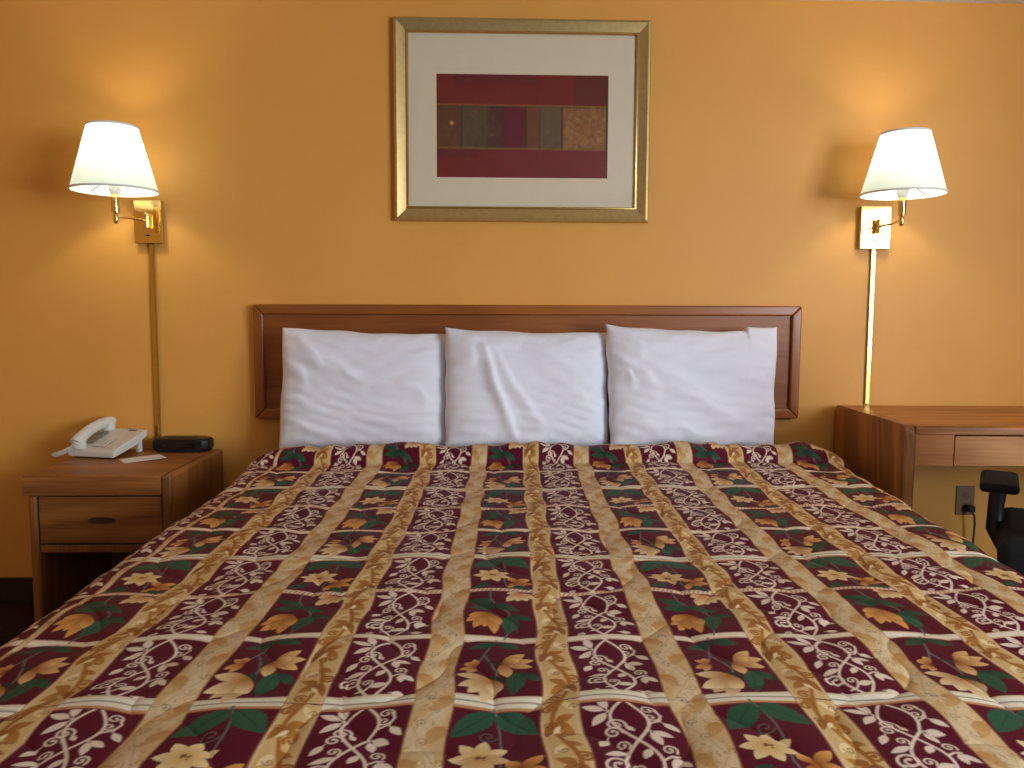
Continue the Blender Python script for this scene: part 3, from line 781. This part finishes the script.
# ------------------------------------------------------------------ nightstand
NT = .590
ns = thing('nightstand', 'small oak nightstand with one drawer beside the left side of the bed', 'nightstand', (-1.217, 0, 0))
bm = bmesh.new()                       # top slab with thick front lip
add_prism(bm, [(-.02, NT), (-.508, NT), (-.516, NT-.003), (-.520, NT-.012), (-.520, NT-.062), (-.495, NT-.062), (-.495, NT-.025), (-.02, NT-.025)], 'X', -.232, .196, bevel=.002, seg=2)
obj('top', bm, M_ns, ns)
def ns_side(x0, x1, z1, m, y0=-.515):
    bm = bmesh.new(); add_box(bm, x0, x1, y0, -.02, 0, z1, bevel=.010, seg=4); return obj('side_panel', bm, m, ns)
ns_side(-.224, -.196, NT-.0635, M_nsz, -.508); ns_side(.197, .229, NT+.001, M_nsz, -.522)
dr = box('drawer', (-.190, .192, -.508, -.488, .372, .522), M_ns, ns, bevel=.003)
bm = bmesh.new(); add_lathe(bm, [(.0, .0), (.5, 0), (.96, .001), (1.0, .0005), (1.0, -.001), (0.0, -.001)][1:5], (0,0,0), 40, axis='Y')
for v in bm.verts: v.co = Vector((v.co.x * .044 + .004, -.5085 + v.co.y * -1.0, v.co.z * .011 + .446))
obj('finger_pull', bm, M_pull, dr)
box('drawer_rail', (-.195, .196, -.500, -.47, .340, .366), M_nsz, ns, bevel=.003)
box('back_panel', (-.195, .196, -.035, -.022, .06, NT-.03), M_nsz, ns, bevel=.001)
box('bottom_shelf', (-.195, .196, -.490, -.036, .06, .085), M_ns, ns, bevel=.002)
box('drawer_box', (-.180, .182, -.487, -.08, .375, .50), M_nsz, ns, bevel=.001)

# ------------------------------------------------------------------ telephone
ph_ = thing('telephone', 'ivory desk telephone with handset and coiled cord on the nightstand', 'telephone', (-1.362, -.125, NT), math.radians(-14))
bm = bmesh.new()        # tilted slab, y back
hwid, hl = .092, .092
out = [(-hl, .004), (-hl, .024), (-hl+.008, .031), (hl-.006, .080), (hl, .076), (hl, .056), (.03, .030)]
add_prism(bm, out, 'X', -hwid, hwid, bevel=.004, seg=3); obj('phone_body', bm, M_phone, ph_)
def slope(y): return .031 + (y + hl - .008) * (.049 / (2*hl - .014))
def plate_on(name, x0, x1, y0, y1, th, m, parent, lift=.0006):
    bm = bmesh.new()
    vs = []
    for (x, y) in ((x0,y0),(x1,y0),(x1,y1),(x0,y1)): vs.append(bm.verts.new((x, y, slope(y) + lift)))
    vt = [bm.verts.new((v.co.x, v.co.y, v.co.z + th)) for v in vs]
    bm.faces.new(vs[::-1]); bm.faces.new(vt)
    for i in range(4): bm.faces.new((vs[i], vs[(i+1)%4], vt[(i+1)%4], vt[i]))
    return obj(name, bm, m, parent, smooth=False)
plate_on('face_plate', -.020, .080, -.076, .082, .0012, M_phone, ph_)
plate_on('display_strip', .030, .062, .066, .074, .001, M_phoned, ph_, .002)
kp = plate_on('keypad', -.014, .040, -.070, -.010, .001, M_phoneg, ph_, .002)
for r in range(4):
    for c in range(3):
        plate_on('key', -.010 + c*.017, .002 + c*.017, -.066 + r*.0145, -.056 + r*.0145, .003, M_phone, kp, .003)
for q in (-.075, .075):
    box('rear_foot', (q-.007, q+.007, .055, .075, 0, .055), M_phone, ph_, bevel=.003)
    box('front_foot', (q*.8-.015, q*.8+.015, -.08, -.07, 0, .02), M_phoned, ph_, bevel=.002)
bm = bmesh.new()        # handset: arched bar with two cups
pts = []; rr = []
for k in range(17):
    f = k / 16; y = -.092 + .180 * f
    pts.append((-.058, y, slope(y) + .021 + .019 * math.sin(PI * f) ** .7)); rr.append(0.0195 + .003 * abs(2*f-1) ** 3)
add_tube(bm, pts, rr, 16)
for yy in (-.078, .072):
    add_lathe(bm, [(.022,-.0245),(.0245,-.018),(.0245,.0),(.019,.012)], (-.058, yy, slope(yy) + .0235), 24)
hs = obj('handset', bm, M_phone, ph_, angle=60)
plate_on('handset_cradle', -.086, -.032, -.045, .045, .001, M_phoneg, ph_, .002)
bm = bmesh.new(); pts = []
for k in range(240):
    f = k / 239; a = f * 2*PI * 15
    bx, by, bz = -.062 - .085*f, -.095 + .030*f*f - .03*f, .032*(1-f)**1.5 + .008
    pts.append((bx + .0045*math.cos(a)*.5, by + .007*math.cos(a), bz + .007*math.sin(a)))
add_tube(bm, pts, .0017, 6); obj('coiled_cord', bm, M_phone, ph_)

# black clock radio
cr = thing('clock_radio', 'low black plastic clock radio with rounded ends at the back of the nightstand', 'clock radio', (-1.120, -.062, NT), math.radians(-2))
bm = bmesh.new()
n = 28; oc = []
for k in range(n):
    a = 2*PI*k/n; c, s_ = math.cos(a), math.sin(a)
    oc.append((math.copysign(abs(c)**.45, c) * .105, math.copysign(abs(s_)**.55, s_) * .046))
add_prism(bm, oc, 'Z', .004, .050, bevel=.012, seg=4); obj('case', bm, M_black, cr, angle=60)
box('front_display', (-.060, .060, -.0462, -.0445, .016, .034), mat('smoked_display', (8,8,9), rough=.12), cr, bevel=.0005)
box('snooze_bar', (-.05, .05, -.02, .0, .0495, .053), M_black, cr, bevel=.0015)
for x in (-.07, .07):
    for y in (-.025, .025):
        bm = bmesh.new(); add_lathe(bm, [(.007, 0), (.007, .0042)], (x, y, 0), 12); obj('rubber_foot', bm, M_black, cr)
# white card
bm = bmesh.new(); add_prism(bm, [(-.068,-.043),(.068,-.043),(.068,.043),(-.068,.043)], 'Z', 0, .0012)
for v in bm.verts: v.co.z += .003 * (v.co.x/.062) ** 2 * (1 if v.co.x > 0 else 0)
card = obj('paper_card', bm, M_paper, smooth=False); card.location = (-1.198, -.232, NT + .0004); card.rotation_euler = (0, 0, math.radians(36))
tag(card, 'small white paper card lying in front of the telephone on the nightstand', 'card')

# ------------------------------------------------------------------ desk
dk = thing('desk', 'oak desk with rounded end panel and shallow drawer against the wall right of the bed', 'desk', (1.335, -.004, 0), math.radians(-2.5))
DT = .757
def rounded_panel(x0, x1):
    bm = bmesh.new(); r = .03; o_ = []
    D_ = .575
    for k in range(7):
        a = PI/2 * k / 6; o_.append((-D_ + r - r*math.sin(a), DT - r + r*math.cos(a)))
    o_ = o_ + [(-D_, 0), (-.055, 0), (-.055, .2)]
    ob = []
    for k in range(7):
        a = PI/2 * k / 6; ob.append((-.005 - r + r*math.cos(a), DT - r + r*math.sin(a)))
    add_prism(bm, o_ + [(-.005, .2)] + ob, 'X', x0, x1, bevel=.008, seg=3); return obj('end_panel', bm, M_oakz, dk)
rounded_panel(0, .034); rounded_panel(1.16, 1.194)
bm = bmesh.new(); add_prism(bm, [(-.005, DT-.004), (-.566, DT-.004), (-.572, DT-.010), (-.572, DT-.030), (-.005, DT-.030)], 'X', .0345, 1.1595, bevel=.002); obj('desktop', bm, M_oak, dk)
box('apron_panel', (.0345, .158, -.566, -.548, .626, DT-.0305), M_oak, dk, bevel=.001)
d2 = box('drawer', (.160, .720, -.568, -.548, .627, DT-.036), M_oak, dk, bevel=.002)
bm = bmesh.new(); add_box(bm, .39, .49, -.571, -.5681, .636, .646, bevel=.001); obj('finger_pull', bm, M_pull, d2)
box('apron_panel', (.722, 1.1595, -.566, -.548, .626, DT-.0305), M_oak, dk, bevel=.001)
box('rear_rail', (.0345, 1.1595, -.03, -.012, .66, DT-.0305), M_oak, dk, bevel=.001)

# ------------------------------------------------------------------ wall outlet and plug under the desk
ot = thing('wall_outlet', 'almond wall outlet plate on the orange wall under the desk', 'outlet', (1.868, 0, .378))
box('cover_plate', (-.036, .036, -.006, -.001, -.058, .058), M_plate, ot, bevel=.002)
for zz in (.02, -.02):
    bm = bmesh.new(); add_lathe(bm, [(.014, -.0072), (.014, -.0058)], (0, 0, zz), 20, axis='Y'); obj('socket_face', bm, mat('outlet_socket', (120,90,62), rough=.4), ot)
pg = thing('power_cord', 'dark power cord plugged into the outlet under the desk and hanging down', 'cord', (1.876, -.008, .352))
bm = bmesh.new(); add_box(bm, -.013, .013, -.034, 0.0, -.014, .012, bevel=.004, seg=3); obj('plug', bm, M_black, pg)
bm = bmesh.new(); add_tube(bm, [(0,-.03,-.010),(.004,-.040,-.024),(.010,-.036,-.06),(.012,-.028,-.14),(.008,-.03,-.25),(.02,-.03,-.335),(.08,-.03,-.346),(.25,-.04,-.346)], .0035, 8); obj('cable', bm, M_black, pg)

# ------------------------------------------------------------------ office chair
ch = thing('office_chair', 'black office armchair in front of the desk, cut off at the right edge', 'chair', (1.770, -.885, 0), math.radians(-33))
bm = bmesh.new(); add_box(bm, -.292, .292, -.255, .235, .385, .494, bevel=.036, seg=5); obj('seat', bm, M_blackf, ch)
bm = bmesh.new()
for i in range(1):
    add_box(bm, -.185, .185, -.285, -.235, .58, 1.02, bevel=.022, seg=4)
obj('backrest', bm, M_blackf, ch)
bm = bmesh.new(); add_tube(bm, [(0,-.10,.385),(0,-.24,.40),(0,-.315,.46),(0,-.31,.62),(0,-.288,.78)], .018, 10); obj('back_support', bm, M_black, ch)
for sx_ in (-1, 1):
    bm = bmesh.new()
    add_tube(bm, [(sx_*.10, .02, .392), (sx_*.20, .02, .388), (sx_*.270, .025, .405), (sx_*.300, .03, .46), (sx_*.300, .03, .53), (sx_*.295, .03, .595)], [.024,.026,.027,.025,.022,.024], 12)
    ar = obj('arm', bm, M_black, ch)
    bm = bmesh.new(); add_box(bm, sx_*.295-.050, sx_*.295+.050, -.115, .135, .592, .620, bevel=.014, seg=4); obj('arm_pad', bm, M_blackf, ar)
bm = bmesh.new(); add_lathe(bm, [(.10,.404),(.10,.396),(.03,.38),(.026,.12),(.045,.115),(.045,.075)], (0,0,0), 20); obj('gas_column', bm, M_black, ch)
for k in range(5):
    a = 2*PI*k/5 + .3
    e = Vector((math.cos(a), math.sin(a), 0))
    bm = bmesh.new(); add_tube(bm, [e*.03 + Vector((0,0,.105)), e*.15 + Vector((0,0,.095)), e*.27 + Vector((0,0,.078))], [.022,.018,.013], 10); lg = obj('base_arm', bm, M_black, ch)
    bm = bmesh.new(); pt = e*.265; t_ = Vector((-e.y, e.x, 0))
    for q in (-.013, .013):
        c = pt + t_*q; w0 = []
        for rr_, hh_ in ((.020,-.008),(.024,-.005),(.024,.005),(.020,.008)):
            w0.append([bm.verts.new(c + t_*hh_ + Vector((e.x*rr_*math.cos(2*PI*i/16), e.y*rr_*math.cos(2*PI*i/16), .025 + rr_*math.sin(2*PI*i/16)))) for i in range(16)])
        for A_, B_ in zip(w0, w0[1:]):
            for i in range(16): bm.faces.new((A_[i], A_[(i+1)%16], B_[(i+1)%16], B_[i]))
        bm.faces.new(w0[0][::-1]); bm.faces.new(w0[-1])
    add_tube(bm, [pt + Vector((0,0,.03)), pt + Vector((0,0,.08))], .006, 8)
    obj('caster', bm, M_black, lg)

# ------------------------------------------------------------------ light
w = bpy.data.worlds.new('world'); S.world = w; w.use_nodes = True
bg = w.node_tree.nodes['Background']; bg.inputs['Strength'].default_value = .50
_nt = w.node_tree; _tc = _nt.nodes.new('ShaderNodeTexCoord'); _sp = _nt.nodes.new('ShaderNodeSeparateXYZ'); _rp = _nt.nodes.new('ShaderNodeValToRGB')
_nt.links.new(_tc.outputs['Generated'], _sp.inputs[0]); _nt.links.new(_sp.outputs['Z'], _rp.inputs['Fac']); _nt.links.new(_rp.outputs['Color'], bg.inputs['Color'])
_rp.color_ramp.elements[0].position = 0.0; _rp.color_ramp.elements[0].color = (.16, .14, .13, 1)
_rp.color_ramp.elements[1].position = 0.22; _rp.color_ramp.elements[1].color = (.82, .90, 1, 1)
ad = bpy.data.lights.new('window_daylight', 'AREA'); ad.shape = 'RECTANGLE'; ad.size = 2.2; ad.size_y = 1.4; ad.energy = 165; ad.color = (.80, .90, 1.0)
ao = bpy.data.objects.new('window_daylight', ad); COL.objects.link(ao); ao.location = (XR + .12, (WY0+WY1)/2, (WZ0+WZ1)/2)
ao.rotation_euler = Vector((-1, 0.35, -.08)).to_track_quat('-Z', 'Y').to_euler()

S.view_settings.view_transform = 'Standard'; S.view_settings.look = 'None'; S.view_settings.exposure = 0.0; S.view_settings.gamma = 1.0
S.cycles.max_bounces = 6; S.cycles.diffuse_bounces = 4; S.cycles.glossy_bounces = 4; S.cycles.transparent_max_bounces = 6
S.cycles.sample_clamp_indirect = 6.0; S.cycles.caustics_reflective = False; S.cycles.caustics_refractive = False
S.cycles.use_denoising = True
bpy.context.view_layer.update()
